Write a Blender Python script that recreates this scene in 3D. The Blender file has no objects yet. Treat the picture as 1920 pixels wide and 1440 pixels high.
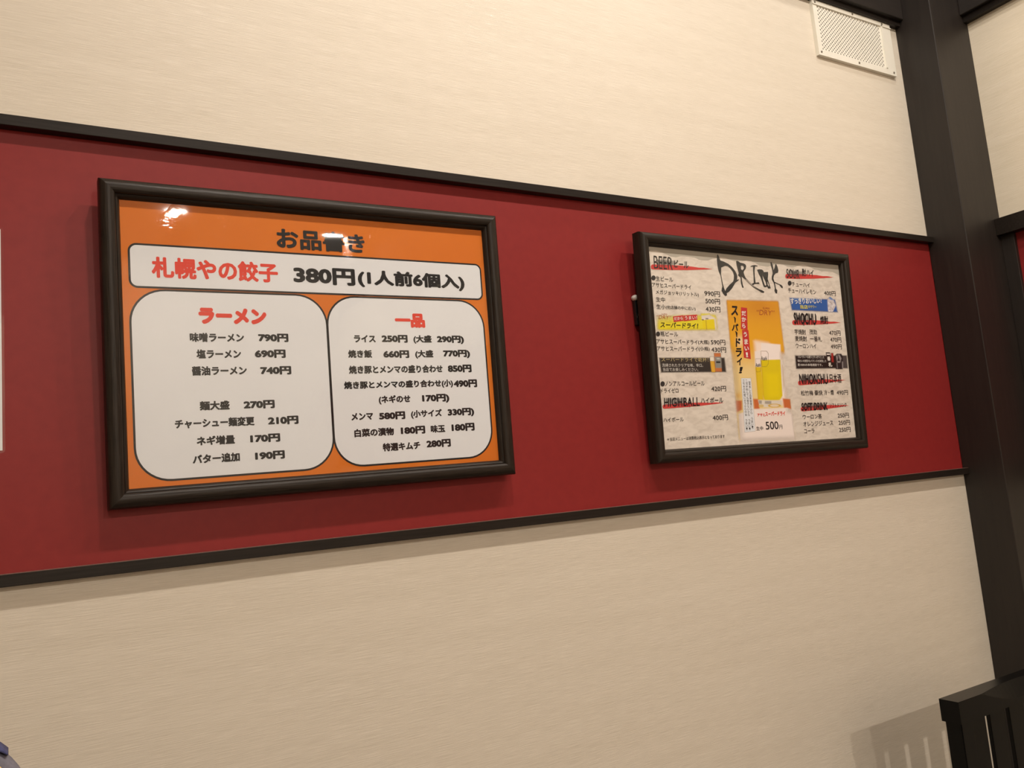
import bpy, bmesh, math, random
import numpy as np
from mathutils import Matrix, Vector, Euler

random.seed(7)
C = bpy.context.scene.collection
SC = bpy.context.scene
ZO = 1.30            # height of the camera above the floor (m)

# ------------------------------------------------------------------ camera
F_PX = 1523.73
CAM_LOC = Vector((0.0, -1.26305, ZO))
CAM_ROT = Euler((1.69433, 0.08599, -0.52458), 'XYZ')
cam_d = bpy.data.cameras.new('camera')
cam_d.sensor_width = 36.0
cam_d.lens = F_PX / 1920 * 36.0
cam_d.clip_start = 0.01
cam = bpy.data.objects.new('camera', cam_d)
cam.location = CAM_LOC
cam.rotation_euler = CAM_ROT
C.objects.link(cam)
SC.camera = cam

# ------------------------------------------------------------------ world, exposure
w = bpy.data.worlds.new('world'); SC.world = w; w.use_nodes = True
w.node_tree.nodes['Background'].inputs[0].default_value = (1.0, 0.85, 0.68, 1)
w.node_tree.nodes['Background'].inputs[1].default_value = 0.02
SC.view_settings.view_transform = 'Standard'
SC.view_settings.look = 'None'
SC.view_settings.gamma = 1.0
SC.view_settings.use_curve_mapping = False
SC.view_settings.exposure = 0.57

# ------------------------------------------------------------------ ceiling lamps
CEIL = 1.70 + ZO
NEAR_COL = (1.0, 0.925, 0.85)
FAR_COL = (1.0, 0.89, 0.775)
LAMPS = [   # x, y, watts
    (0.43, -1.00, 9.0), (0.98, -1.00, 5.2), (1.50, -1.00, 7.6), (2.02, -1.00, 2.8),
    (0.66, -0.34, 1.5), (1.80, -0.34, 1.5),
    (-0.35, -4.55, 36), (0.80, -4.55, 40), (1.95, -4.75, 5),
]
for i, (lx, ly, pw) in enumerate(LAMPS):
    ld = bpy.data.lights.new('downlight_beam', 'AREA')
    ld.shape = 'DISK'; ld.size = 0.085; ld.energy = pw; ld.color = NEAR_COL if ly > -1 else FAR_COL
    lo = bpy.data.objects.new('downlight_beam', ld)
    lo.location = (lx, ly, CEIL - 0.006)
    C.objects.link(lo)

# ------------------------------------------------------------------ material helpers
def mat(name):
    m = bpy.data.materials.new(name); m.use_nodes = True
    nt = m.node_tree
    return m, nt, nt.nodes['Principled BSDF']

def srgb(r, g, b):
    f = lambda c: (c / 255 / 12.92) if c / 255 <= 0.04045 else ((c / 255 + 0.055) / 1.055) ** 2.4
    return (f(r), f(g), f(b), 1.0)

def noise_mat(name, c0, c1, scale=(1, 1, 1), nscale=10, rough=0.5, bump=0.0, bdist=0.001, spec=0.5, detail=4, space='Object', coat=0.0):
    m, nt, b = mat(name)
    tc = nt.nodes.new('ShaderNodeTexCoord')
    mp = nt.nodes.new('ShaderNodeMapping'); mp.inputs['Scale'].default_value = scale
    nt.links.new(tc.outputs[space], mp.inputs[0])
    no = nt.nodes.new('ShaderNodeTexNoise'); no.inputs['Scale'].default_value = nscale; no.inputs['Detail'].default_value = detail
    nt.links.new(mp.outputs[0], no.inputs[0])
    cr = nt.nodes.new('ShaderNodeValToRGB')
    cr.color_ramp.elements[0].position = 0.3; cr.color_ramp.elements[1].position = 0.7
    cr.color_ramp.elements[0].color = c0; cr.color_ramp.elements[1].color = c1
    nt.links.new(no.outputs[0], cr.inputs[0])
    nt.links.new(cr.outputs[0], b.inputs['Base Color'])
    b.inputs['Roughness'].default_value = rough
    b.inputs['Specular IOR Level'].default_value = spec
    b.inputs['Coat Weight'].default_value = coat
    b.inputs['Coat Roughness'].default_value = 0.15
    if bump:
        bp = nt.nodes.new('ShaderNodeBump'); bp.inputs['Strength'].default_value = bump; bp.inputs['Distance'].default_value = bdist
        nt.links.new(no.outputs[0], bp.inputs['Height']); nt.links.new(bp.outputs[0], b.inputs['Normal'])
    return m

def wallpaper(name, c0, c1, along='X'):
    # woven wallpaper: long horizontal fibres, some of them shiny
    m, nt, b = mat(name)
    tc = nt.nodes.new('ShaderNodeTexCoord')
    sc = (15, 1, 560) if along == 'X' else (1, 15, 560)
    mp = nt.nodes.new('ShaderNodeMapping'); mp.inputs['Scale'].default_value = sc
    nt.links.new(tc.outputs['Object'], mp.inputs[0])
    no = nt.nodes.new('ShaderNodeTexNoise'); no.inputs['Scale'].default_value = 1.6; no.inputs['Detail'].default_value = 3
    nt.links.new(mp.outputs[0], no.inputs[0])
    mp2 = nt.nodes.new('ShaderNodeMapping'); mp2.inputs['Scale'].default_value = (3, 3, 45)
    nt.links.new(tc.outputs['Object'], mp2.inputs[0])
    n2 = nt.nodes.new('ShaderNodeTexNoise'); n2.inputs['Scale'].default_value = 1.0; n2.inputs['Detail'].default_value = 5
    nt.links.new(mp2.outputs[0], n2.inputs[0])
    mx = nt.nodes.new('ShaderNodeMath'); mx.operation = 'MULTIPLY_ADD'; mx.inputs[1].default_value = 1.4
    sc2 = nt.nodes.new('ShaderNodeMath'); sc2.operation = 'MULTIPLY'; sc2.inputs[1].default_value = 0.6; nt.links.new(n2.outputs[0], sc2.inputs[0])
    nt.links.new(no.outputs[0], mx.inputs[0]); nt.links.new(sc2.outputs[0], mx.inputs[2])
    cr = nt.nodes.new('ShaderNodeValToRGB')
    cr.color_ramp.elements[0].position = 0.35; cr.color_ramp.elements[1].position = 0.65
    cr.color_ramp.elements[0].color = c0; cr.color_ramp.elements[1].color = c1
    hf = nt.nodes.new('ShaderNodeMath'); hf.operation = 'MULTIPLY'; hf.inputs[1].default_value = 0.5
    nt.links.new(mx.outputs[0], hf.inputs[0]); nt.links.new(hf.outputs[0], cr.inputs[0])
    nt.links.new(cr.outputs[0], b.inputs['Base Color'])
    # sparse shiny threads
    th = nt.nodes.new('ShaderNodeMapRange'); th.inputs['From Min'].default_value = 0.60; th.inputs['From Max'].default_value = 0.72
    th.inputs['To Min'].default_value = 0.55; th.inputs['To Max'].default_value = 0.17
    nt.links.new(no.outputs[0], th.inputs[0]); nt.links.new(th.outputs[0], b.inputs['Roughness'])
    b.inputs['Specular IOR Level'].default_value = 0.45
    bp = nt.nodes.new('ShaderNodeBump'); bp.inputs['Strength'].default_value = 0.28; bp.inputs['Distance'].default_value = 0.001
    nt.links.new(no.outputs[0], bp.inputs['Height']); nt.links.new(bp.outputs[0], b.inputs['Normal'])
    return m

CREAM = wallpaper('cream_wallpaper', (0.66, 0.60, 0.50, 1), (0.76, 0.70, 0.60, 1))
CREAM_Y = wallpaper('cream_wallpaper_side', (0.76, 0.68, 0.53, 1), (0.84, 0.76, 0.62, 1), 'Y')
RED = noise_mat('red_laminate', (0.235, 0.0195, 0.020, 1), (0.256, 0.0225, 0.022, 1), nscale=60, rough=0.42, bump=0.05, bdist=0.0004, spec=0.24)
TRIMW = noise_mat('dark_trim_wood', (0.012, 0.009, 0.007, 1), (0.021, 0.016, 0.013, 1), scale=(2, 30, 60), nscale=6, rough=0.36, bump=0.15, bdist=0.0006, spec=0.22)
POSTW = noise_mat('dark_post_wood', (0.014, 0.010, 0.008, 1), (0.020, 0.015, 0.012, 1), scale=(30, 30, 2), nscale=4, rough=0.5, bump=0.1, bdist=0.0005, spec=0.45)
BEAMW = noise_mat('dark_beam_wood', (0.014, 0.010, 0.008, 1), (0.020, 0.015, 0.012, 1), scale=(2, 20, 30), nscale=4, rough=0.5, bump=0.1, bdist=0.0005, spec=0.45)
FRH = noise_mat('frame_grain_across', (0.014, 0.010, 0.007, 1), (0.034, 0.025, 0.019, 1), scale=(6, 160, 160), nscale=4, rough=0.36, bump=0.3, bdist=0.0008, spec=0.2)
FRV = noise_mat('frame_grain_upright', (0.014, 0.010, 0.007, 1), (0.034, 0.025, 0.019, 1), scale=(160, 160, 6), nscale=4, rough=0.36, bump=0.3, bdist=0.0008, spec=0.2)
CHAIRW = noise_mat('black_chair_lacquer', (0.003, 0.003, 0.003, 1), (0.004, 0.004, 0.004, 1), nscale=12, rough=0.2, spec=0.12)
CEILM = noise_mat('ceiling_board', (0.50, 0.46, 0.40, 1), (0.54, 0.50, 0.44, 1), nscale=30, rough=0.9)
FLOORM = noise_mat('floor_tile', (0.09, 0.065, 0.05, 1), (0.12, 0.09, 0.07, 1), nscale=8, rough=0.5)
VENTM = noise_mat('vent_enamel', (0.80, 0.78, 0.69, 1), (0.85, 0.83, 0.75, 1), nscale=14, rough=0.4, spec=0.5)
DARKM = noise_mat('dark_cavity', (0.02, 0.015, 0.01, 1), (0.03, 0.022, 0.015, 1), nscale=10, rough=0.9)
METAL, _nt, _b = mat('screw_metal'); _b.inputs['Metallic'].default_value = 1; _b.inputs['Base Color'].default_value = (0.25, 0.22, 0.18, 1); _b.inputs['Roughness'].default_value = 0.4
CHROME, _nt, _b = mat('bright_metal'); _b.inputs['Metallic'].default_value = 1; _b.inputs['Base Color'].default_value = (0.8, 0.8, 0.8, 1); _b.inputs['Roughness'].default_value = 0.15

def flat_mat(name, col, rough=0.55, spec=0.3):
    m, nt, b = mat(name)
    b.inputs['Base Color'].default_value = col
    b.inputs['Roughness'].default_value = rough
    b.inputs['Specular IOR Level'].default_value = spec
    return m

INK = flat_mat('black_ink', (0.012, 0.011, 0.011, 1))
INKS = flat_mat('soft_black_ink', (0.035, 0.032, 0.030, 1))
REDINK = flat_mat('red_ink', (0.74, 0.055, 0.03, 1))
REDST = flat_mat('red_brush_ink', (0.62, 0.06, 0.055, 1))
WHITEINK = flat_mat('white_ink', (0.88, 0.85, 0.80, 1))
YELINK = flat_mat('yellow_ink', (0.75, 0.68, 0.10, 1))
LABELRED = flat_mat('label_red', (0.55, 0.04, 0.04, 1))
DRYRED = flat_mat('rust_red_ink', (0.42, 0.10, 0.03, 1))
PAPERW = noise_mat('white_print_paper', (0.77, 0.80, 0.84, 1), (0.79, 0.82, 0.86, 1), nscale=12, rough=0.5, spec=0.2)
ORANGE = noise_mat('orange_print', (0.66, 0.17, 0.018, 1), (0.72, 0.20, 0.022, 1), nscale=5, rough=0.5, spec=0.2)
WHITEPL = flat_mat('white_plastic', (0.75, 0.74, 0.70, 1), 0.35, 0.5)
BLACKPL = flat_mat('black_plastic', (0.012, 0.011, 0.011, 1), 0.3, 0.5)
CARD = flat_mat('brown_backing_card', (0.22, 0.15, 0.09, 1), 0.9)

def washi(name):     # crumpled beige paper printed on the drinks menu
    m, nt, b = mat(name)
    tc = nt.nodes.new('ShaderNodeTexCoord')
    mp = nt.nodes.new('ShaderNodeMapping'); mp.inputs['Scale'].default_value = (18, 18, 42)
    mp.inputs['Rotation'].default_value = (0, 0.25, 0)
    nt.links.new(tc.outputs['Object'], mp.inputs[0])
    no = nt.nodes.new('ShaderNodeTexNoise'); no.inputs['Scale'].default_value = 2.2; no.inputs['Detail'].default_value = 6; no.inputs['Distortion'].default_value = 0.8
    nt.links.new(mp.outputs[0], no.inputs[0])
    cr = nt.nodes.new('ShaderNodeValToRGB')
    cr.color_ramp.elements[0].position = 0.36; cr.color_ramp.elements[0].color = (0.66, 0.60, 0.53, 1)
    cr.color_ramp.elements[1].position = 0.60; cr.color_ramp.elements[1].color = (0.78, 0.72, 0.645, 1)
    nt.links.new(no.outputs[0], cr.inputs[0]); nt.links.new(cr.outputs[0], b.inputs['Base Color'])
    b.inputs['Roughness'].default_value = 0.6; b.inputs['Specular IOR Level'].default_value = 0.2
    return m
WASHI = washi('crumpled_paper_print')
WASHI_GREY = flat_mat('grey_paper_shade_print', (0.46, 0.43, 0.37, 1))

def attr_mat(name):  # print whose inks are stored per vertex
    m, nt, b = mat(name)
    a = nt.nodes.new('ShaderNodeVertexColor'); a.layer_name = 'ink'
    nt.links.new(a.outputs[0], b.inputs['Base Color'])
    b.inputs['Roughness'].default_value = 0.55; b.inputs['Specular IOR Level'].default_value = 0.2
    tr = nt.nodes.new('ShaderNodeBsdfTransparent'); mx = nt.nodes.new('ShaderNodeMixShader')
    nt.links.new(a.outputs[1], mx.inputs[0]); nt.links.new(tr.outputs[0], mx.inputs[1]); nt.links.new(b.outputs[0], mx.inputs[2])
    nt.links.new(mx.outputs[0], nt.nodes['Material Output'].inputs[0])
    return m
PRINT = attr_mat('colour_print')

def cover_mat(name, wave, wscale, rough, ior=1.45, crinkle=0.0):
    m = bpy.data.materials.new(name); m.use_nodes = True; nt = m.node_tree
    nt.nodes.remove(nt.nodes['Principled BSDF'])
    tr = nt.nodes.new('ShaderNodeBsdfTransparent'); tr.inputs[0].default_value = (1, 1, 1, 1)
    gl = nt.nodes.new('ShaderNodeBsdfGlossy'); gl.inputs['Roughness'].default_value = rough
    # thin clear film: Schlick reflectance, the same from both sides
    lw = nt.nodes.new('ShaderNodeLayerWeight'); lw.inputs['Blend'].default_value = 0.5
    f0 = ((ior - 1) / (ior + 1)) ** 2
    pw = nt.nodes.new('ShaderNodeMath'); pw.operation = 'POWER'; pw.inputs[1].default_value = 5
    nt.links.new(lw.outputs['Facing'], pw.inputs[0])
    fr = nt.nodes.new('ShaderNodeMath'); fr.operation = 'MULTIPLY_ADD'; fr.inputs[1].default_value = 1 - f0; fr.inputs[2].default_value = f0
    nt.links.new(pw.outputs[0], fr.inputs[0])
    mx = nt.nodes.new('ShaderNodeMixShader')
    tc = nt.nodes.new('ShaderNodeTexCoord')
    no = nt.nodes.new('ShaderNodeTexNoise'); no.inputs['Scale'].default_value = wscale; no.inputs['Detail'].default_value = 1.0
    nt.links.new(tc.outputs['Object'], no.inputs[0])
    bp = nt.nodes.new('ShaderNodeBump'); bp.inputs['Strength'].default_value = 1.0; bp.inputs['Distance'].default_value = wave
    nt.links.new(no.outputs[0], bp.inputs['Height'])
    last = bp
    if crinkle:
        n2 = nt.nodes.new('ShaderNodeTexNoise'); n2.inputs['Scale'].default_value = 170; n2.inputs['Detail'].default_value = 3
        n3 = nt.nodes.new('ShaderNodeTexNoise'); n3.inputs['Scale'].default_value = 7
        nt.links.new(tc.outputs['Object'], n2.inputs[0]); nt.links.new(tc.outputs['Object'], n3.inputs[0])
        mr = nt.nodes.new('ShaderNodeMapRange'); mr.inputs['From Min'].default_value = 0.52; mr.inputs['From Max'].default_value = 0.66
        nt.links.new(n3.outputs[0], mr.inputs[0])
        mu = nt.nodes.new('ShaderNodeMath'); mu.operation = 'MULTIPLY'
        nt.links.new(n2.outputs[0], mu.inputs[0]); nt.links.new(mr.outputs[0], mu.inputs[1])
        b2 = nt.nodes.new('ShaderNodeBump'); b2.inputs['Strength'].default_value = 1.0; b2.inputs['Distance'].default_value = crinkle
        nt.links.new(mu.outputs[0], b2.inputs['Height']); nt.links.new(bp.outputs[0], b2.inputs['Normal'])
        last = b2
    nt.links.new(last.outputs[0], gl.inputs['Normal'])
    nt.links.new(fr.outputs[0], mx.inputs[0]); nt.links.new(tr.outputs[0], mx.inputs[1]); nt.links.new(gl.outputs[0], mx.inputs[2])
    nt.links.new(mx.outputs[0], nt.nodes['Material Output'].inputs[0])
    return m
COVER_WAVY = cover_mat('wavy_clear_cover', 0.0035, 5.0, 0.02, crinkle=0.00035)
COVER_FLAT = cover_mat('clear_cover', 0.0012, 4.0, 0.03, ior=1.35)
LAMINATE = cover_mat('laminating_film', 0.004, 9.0, 0.05)

# ------------------------------------------------------------------ geometry helpers
def obj(name, verts, faces, m, parent=None, smooth=False, bevel=0.0):
    me = bpy.data.meshes.new(name)
    me.from_pydata([tuple(v) for v in verts], [], faces)
    me.update()
    if m: me.materials.append(m)
    if smooth:
        for p in me.polygons: p.use_smooth = True
    o = bpy.data.objects.new(name, me); C.objects.link(o)
    if parent: o.parent = parent
    if bevel:
        md = o.modifiers.new('bevel', 'BEVEL'); md.width = bevel; md.segments = 2; md.limit_method = 'ANGLE'
    return o

class MB:
    def __init__(s): s.v = []; s.f = []
    def add(s, vs, fs):
        n = len(s.v); s.v += [tuple(v) for v in vs]; s.f += [tuple(n + i for i in f) for f in fs]; return s
    def box(s, x0, x1, y0, y1, z0, z1):
        vs = [(x0, y0, z0), (x1, y0, z0), (x1, y1, z0), (x0, y1, z0), (x0, y0, z1), (x1, y0, z1), (x1, y1, z1), (x0, y1, z1)]
        return s.add(vs, [(0, 3, 2, 1), (4, 5, 6, 7), (0, 1, 5, 4), (1, 2, 6, 5), (2, 3, 7, 6), (3, 0, 4, 7)])
    def lathe(s, prof, c, axis='Z', n=24):   # prof: (r, h)
        vs = []; fs = []
        for r, h in prof:
            for k in range(n):
                a = 2 * math.pi * k / n
                p = (r * math.cos(a), r * math.sin(a), h)
                if axis == 'Y': p = (p[0], -h, p[1])
                vs.append((p[0] + c[0], p[1] + c[1], p[2] + c[2]))
        for i in range(len(prof) - 1):
            for k in range(n):
                a, b = i * n + k, i * n + (k + 1) % n
                fs.append((a, b, b + n, a + n))
        fs.append(tuple(range(n - 1, -1, -1))); fs.append(tuple((len(prof) - 1) * n + k for k in range(n)))
        return s.add(vs, fs)
    def build(s, name, m, parent=None, smooth=False, bevel=0.0):
        return obj(name, s.v, s.f, m, parent, smooth, bevel)

def box(name, x0, x1, y0, y1, z0, z1, m, parent=None, bevel=0.0):
    return MB().box(x0, x1, y0, y1, z0, z1).build(name, m, parent, bevel=bevel)

def struct(o):
    o['kind'] = 'structure'; return o

def tag(o, label, cat, group=None):
    o['label'] = label; o['category'] = cat
    if group: o['group'] = group
    return o

def empty(name, loc=(0, 0, 0), matrix=None):
    o = bpy.data.objects.new(name, None); C.objects.link(o)
    o.empty_display_size = 0.05
    if matrix is not None: o.matrix_world = matrix
    else: o.location = loc
    return o

# ------------------------------------------------------------------ the room
XR = 2.268           # right wall
XL, YB = -2.6, -5.4  # left wall and the wall behind the camera
Z = lambda z: z + ZO
BAND_T, BAND_B = 0.5645, -0.0578     # top edges of the two trims
TH = 0.0158
PX0, PY = 2.0954, -0.1055            # corner post: left face, front face

wb = MB(); wb.box(XL, XR + .1, 0, 0.1, Z(BAND_T) - 0.004, CEIL + .1); struct(wb.build('wall_back_upper', CREAM))
wb = MB(); wb.box(XL, XR + .1, 0, 0.1, -0.1, Z(BAND_B) - 0.004); struct(wb.build('wall_back_lower', CREAM))
struct(box('wall_back_band', XL, XR + .1, 0.0005, 0.1, Z(BAND_B) - 0.004, Z(BAND_T) - 0.004, RED))
RT, RB = 0.597, 0.551                # right wall rail, top and bottom
struct(box('wall_right_upper', XR, XR + .1, YB, 0, Z(RT) - 0.01, CEIL + .1, CREAM_Y))
struct(box('wall_right_lower', XR, XR + .1, YB, 0, -0.1, Z(BAND_B) - 0.004, CREAM_Y))
struct(box('wall_right_band', XR, XR + .1, YB, 0, Z(BAND_B) - 0.004, Z(RT) - 0.01, RED))
struct(box('wall_left', XL - .1, XL, YB, 0, -0.1, CEIL + .1, CREAM_Y))
struct(box('wall_front', XL, XR, YB - .1, YB, -0.1, CEIL + .1, CREAM))
struct(box('floor', XL - .1, XR + .1, YB - .1, .1, -0.2, -0.1 + 0.1, FLOORM))
struct(box('ceiling', XL - .1, XR + .1, YB - .1, .1, CEIL, CEIL + .1, CEILM))

struct(box('trim_1', XL, PX0, -0.017, 0.0005, Z(BAND_T) - TH, Z(BAND_T), TRIMW, bevel=0.0008))
struct(box('trim_2', XL, PX0, -0.017, 0.0005, Z(BAND_B) - TH, Z(BAND_B), TRIMW, bevel=0.0008))
EDGE = flat_mat('lit_trim_edge', (0.20, 0.115, 0.095, 1), 0.3, 0.6)
box('lit_edge_strip', XL, PX0 - 0.001, -0.0164, 0, Z(BAND_B) - 0.0001, Z(BAND_B) + 0.0004, EDGE, bpy.data.objects['trim_2'])  # strip added on the trim's top face; its pinkish colour imitates the bright lit edge
struct(box('trim_3', XR - 0.03, XR, YB, PY, Z(RB), Z(RT), TRIMW, bevel=0.001))
struct(box('trim_4', XR - 0.015, XR, YB, PY, Z(BAND_B) - 0.04, Z(BAND_B), TRIMW, bevel=0.001))
struct(box('trim_5', PX0, XR, PY, 0, 0, CEIL, POSTW, bevel=0.002))          # corner post
struct(box('trim_6', XR - 0.012, XR, PY - 0.034, PY, Z(BAND_B), Z(RB), POSTW, bevel=0.001))
# head trims and beams under the ceiling
ZB = 1.1718
struct(box('trim_7', XL, PX0, -0.016, 0, Z(ZB), Z(ZB + 0.014), TRIMW, bevel=0.0008))
struct(box('trim_8', XL, PX0, -0.028, 0, Z(ZB + 0.014), CEIL, BEAMW, bevel=0.002))
struct(box('trim_9', XR - 0.02, XR, YB, PY, Z(ZB - 0.004), Z(ZB + 0.014), TRIMW, bevel=0.0008))
struct(box('trim_10', XR - 0.034, XR, YB, PY, Z(ZB + 0.014), CEIL, BEAMW, bevel=0.002))
struct(box('baseboard_back', XL, PX0, -0.012, 0, 0, 0.08, TRIMW, bevel=0.001))
struct(box('baseboard_right', XR - 0.012, XR, YB, PY, 0, 0.08, TRIMW, bevel=0.001))

# ceiling lamps (fixtures round the beams above)
places = ['in the front row above the orange menu', 'second from the left in the front row', 'in the front row above the drinks menu', 'in the front row at the corner post',
          'close to the wall above the orange menu', 'close to the wall beside the corner post',
          'at the left of the rear row', 'in the middle of the rear row', 'at the right of the rear row']
for i, (lx, ly, pw) in enumerate(LAMPS):
    r = empty('downlight', (lx, ly, CEIL))
    tag(r, 'round recessed downlight with white ring, ' + places[i], 'lamp', 'recessed ceiling downlights')
    MB().lathe([(0.046, 0.0), (0.046, -0.004), (0.050, -0.007), (0.060, -0.005), (0.063, 0.0)], (0, 0, 0)).build('trim_ring', WHITEPL, r, True)

# ------------------------------------------------------------------ wall vent
def vent():
    x0, x1, z0, z1 = 1.7370, 2.0555, 1.0195, ZB - 0.0005
    r = empty('wall_vent', (x0, 0, Z(z0)))
    tag(r, 'cream perforated metal vent plate screwed high on the wall beside the corner post', 'vent')
    W, H = x1 - x0, z1 - z0
    t = 0.0095
    gx0, gx1, gz0, gz1 = 0.014, W - 0.045, 0.017, H - 0.014
    # rim: frame of the plate
    mb = MB()
    mb.box(0, W, -t, 0, 0, gz0); mb.box(0, W, -t, 0, gz1, H); mb.box(0, gx0, -t, 0, gz0, gz1); mb.box(gx1, W, -t, 0, gz0, gz1)
    mb.build('rim', VENTM, r)
    MB().box(0.0, W, -t - 0.0025, -t, gz1 + 0.0005, gz1 + 0.003).box(gx1 + 0.002, gx1 + 0.0075, -t - 0.0025, -t, gz0, gz1 + 0.003).build('fold', VENTM, r)
    # perforated sheet with real round holes
    nc, nr = 22, 23
    cw, ch = (gx1 - gx0) / (nc + 0.5), (gz1 - gz0) / nr
    V = []; Fc = []
    idx = {}
    def vid(p):
        k = (round(p[0], 6), round(p[1], 6))
        if k not in idx: idx[k] = len(V); V.append((p[0], -t + 0.0012, p[1]))
        return idx[k]
    rad = 0.0021
    for j in range(nr):
        off = cw / 2 if j % 2 else 0
        za, zb = gz0 + j * ch, gz0 + (j + 1) * ch
        if off: Fc.append([vid((gx0, za)), vid((gx0 + off, za)), vid((gx0 + off, zb)), vid((gx0, zb))])
        else: Fc.append([vid((gx1 - cw / 2, za)), vid((gx1, za)), vid((gx1, zb)), vid((gx1 - cw / 2, zb))])
        for i in range(nc):
            xa = gx0 + off + i * cw; xb = xa + cw; cx, cz = (xa + xb) / 2, (za + zb) / 2
            outer = [(xb, cz), (xb, zb), (cx, zb), (xa, zb), (xa, cz), (xa, za), (cx, za), (xb, za)]
            inner = [(cx + rad * math.cos(math.pi / 4 * k), cz + rad * math.sin(math.pi / 4 * k)) for k in range(8)]
            o_ = [vid(p) for p in outer]; n_ = [vid(p) for p in inner]
            for k in range(8):
                Fc.append([o_[k], o_[(k + 1) % 8], n_[(k + 1) % 8], n_[k]])
    g = obj('perforated_sheet', V, Fc, VENTM, r)
    md = g.modifiers.new('t', 'SOLIDIFY'); md.thickness = 0.0008
    obj('cavity', [(gx0, -0.0005, gz0), (gx1, -0.0005, gz0), (gx1, -0.0005, gz1), (gx0, -0.0005, gz1)], [(0, 1, 2, 3)], DARKM, r)
    for sx, sz in ((0.010, 0.009), (W * .5, 0.0085), (W - 0.012, 0.009), (0.010, H - 0.006), (W * .5, H - 0.005), (W - 0.035, H - 0.005)):
        MB().lathe([(0.0030, 0), (0.0030, 0.0009), (0.0018, 0.0016)], (sx, -t, sz), 'Y', 10).build('screw', METAL, r, True)
vent()

# ------------------------------------------------------------------ framed menus
def frame_matrix(cx, cz, H, roll, lean, y0=0.02):
    return (Matrix.Translation((cx, -y0, Z(cz) - H / 2)) @ Matrix.Rotation(lean, 4, 'X')
            @ Matrix.Translation((0, 0, H / 2)) @ Matrix.Rotation(roll, 4, 'Y'))

FW, FH = 0.64, 0.46475
ML = frame_matrix(.40149, .24779, FH, -.00854, .03006)
MR = frame_matrix(1.36492, .2478, FH, .00364, .03769)
CM = Matrix.Translation(CAM_LOC) @ CAM_ROT.to_matrix().to_4x4()

class Plane:
    """Sheet plane of a frame: turns positions measured on the photograph into sheet coordinates (x, z)."""
    def __init__(s, M):
        I = M.inverted(); s.c = I @ CAM_LOC; s.R = (I.to_3x3() @ CM.to_3x3())
    def __call__(s, px, py, y=0.0):
        d = s.R @ Vector(((px - 960) / F_PX, -(py - 720) / F_PX, -1))
        p = s.c + d * ((y - s.c.y) / d.y)
        return p.x, p.z

def make_frame(root):
    w_ = 0.0268
    prof = [(0, .012), (0, -.006), (.0012, -.0105), (.004, -.0138), (.008, -.0155), (.0125, -.0160), (.0165, -.0150), (.0194, -.0130), (.0204, -.0116),
            (.0207, -.0082), (.0212, -.0080), (.0218, -.0086), (.0232, -.0080), (.0252, -.0048), (w_, -.0020), (w_, .004), (w_ - .004, .012)]
    hw, hh = FW / 2, FH / 2
    for side in range(4):
        L = hw if side % 2 == 0 else hh
        D = hh if side % 2 == 0 else hw
        vs = []; n = len(prof)
        for sgn in (-1, 1):
            for u, y in prof:
                a = sgn * (L - u); d = D - u
                p = {0: (a, y, d), 1: (d, y, -a), 2: (-a, y, -d), 3: (-d, y, a)}[side]
                vs.append(p)
        fs = [(k, k + 1, n + k + 1, n + k) for k in range(n - 1)] + [(n - 1, 0, n, 2 * n - 1)]
        fs += [tuple(range(n - 1, -1, -1)), tuple(range(n, 2 * n))]
        o = obj('frame_rail', vs, fs, FRH if side % 2 == 0 else FRV, root)
        bm = bmesh.new(); bm.from_mesh(o.data); bmesh.ops.recalc_face_normals(bm, faces=bm.faces); bm.to_mesh(o.data); bm.free()
        for p in o.data.polygons: p.use_smooth = len(p.vertices) == 4
        try: o.data.set_sharp_from_angle(angle=math.radians(35))
        except Exception: pass
    box('backing_board', -hw + .02, hw - .02, .0035, .008, -hh + .02, hh - .02, CARD, root)

DG = None
def glyphs(text, bold=0.0, shear=0.0, vertical=False, space=1.0):
    c = bpy.data.curves.new('t', 'FONT'); c.body = text; c.offset = min(bold, 0); c.shear = shear; c.resolution_u = 3
    c.space_character = space
    o = bpy.data.objects.new('t', c); C.objects.link(o)
    dg = bpy.context.evaluated_depsgraph_get()
    me = bpy.data.meshes.new_from_object(o.evaluated_get(dg))
    bpy.data.objects.remove(o); bpy.data.curves.remove(c)
    if bold > 0:      # thicker strokes: the outline shifted in a ring
        n = 8 if bold > .015 else 4
        V0 = np.empty(len(me.vertices) * 3); me.vertices.foreach_get('co', V0); V0 = V0.reshape(-1, 3)
        F0 = [tuple(p.vertices) for p in me.polygons]
        Vs, Fs = [], []
        for k in range(n):
            an = 2 * math.pi * (k + .5) / n
            Vs.append(V0 + np.array([bold * math.cos(an), bold * math.sin(an), 1.5e-5 * k]))
            Fs += [tuple(i + k * len(V0) for i in f) for f in F0]
        bpy.data.meshes.remove(me)
        me = bpy.data.meshes.new('t'); me.from_pydata(np.concatenate(Vs).tolist(), [], Fs)
    return me

def place_mesh(me, name, x0, z0, x1, z1, yl, m, parent, slope=0.0, slopex=0.0, flip=True):
    n = len(me.vertices); a = np.empty(n * 3); me.vertices.foreach_get('co', a); a = a.reshape(-1, 3)
    mn, mx = a.min(0), a.max(0)
    u = (a[:, 0] - mn[0]) / max(1e-6, mx[0] - mn[0]); v = (a[:, 1] - mn[1]) / max(1e-6, mx[1] - mn[1])
    out = np.stack([x0 + (x1 - x0) * u + slopex * (v - .5), yl - a[:, 2], z0 + (z1 - z0) * v + slope * (u - .5)], 1)
    me.vertices.foreach_set('co', out.ravel()); me.update()
    me.materials.clear(); me.materials.append(m)
    me.name = name
    o = bpy.data.objects.new(name, me); C.objects.link(o); o.parent = parent
    return o

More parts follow.
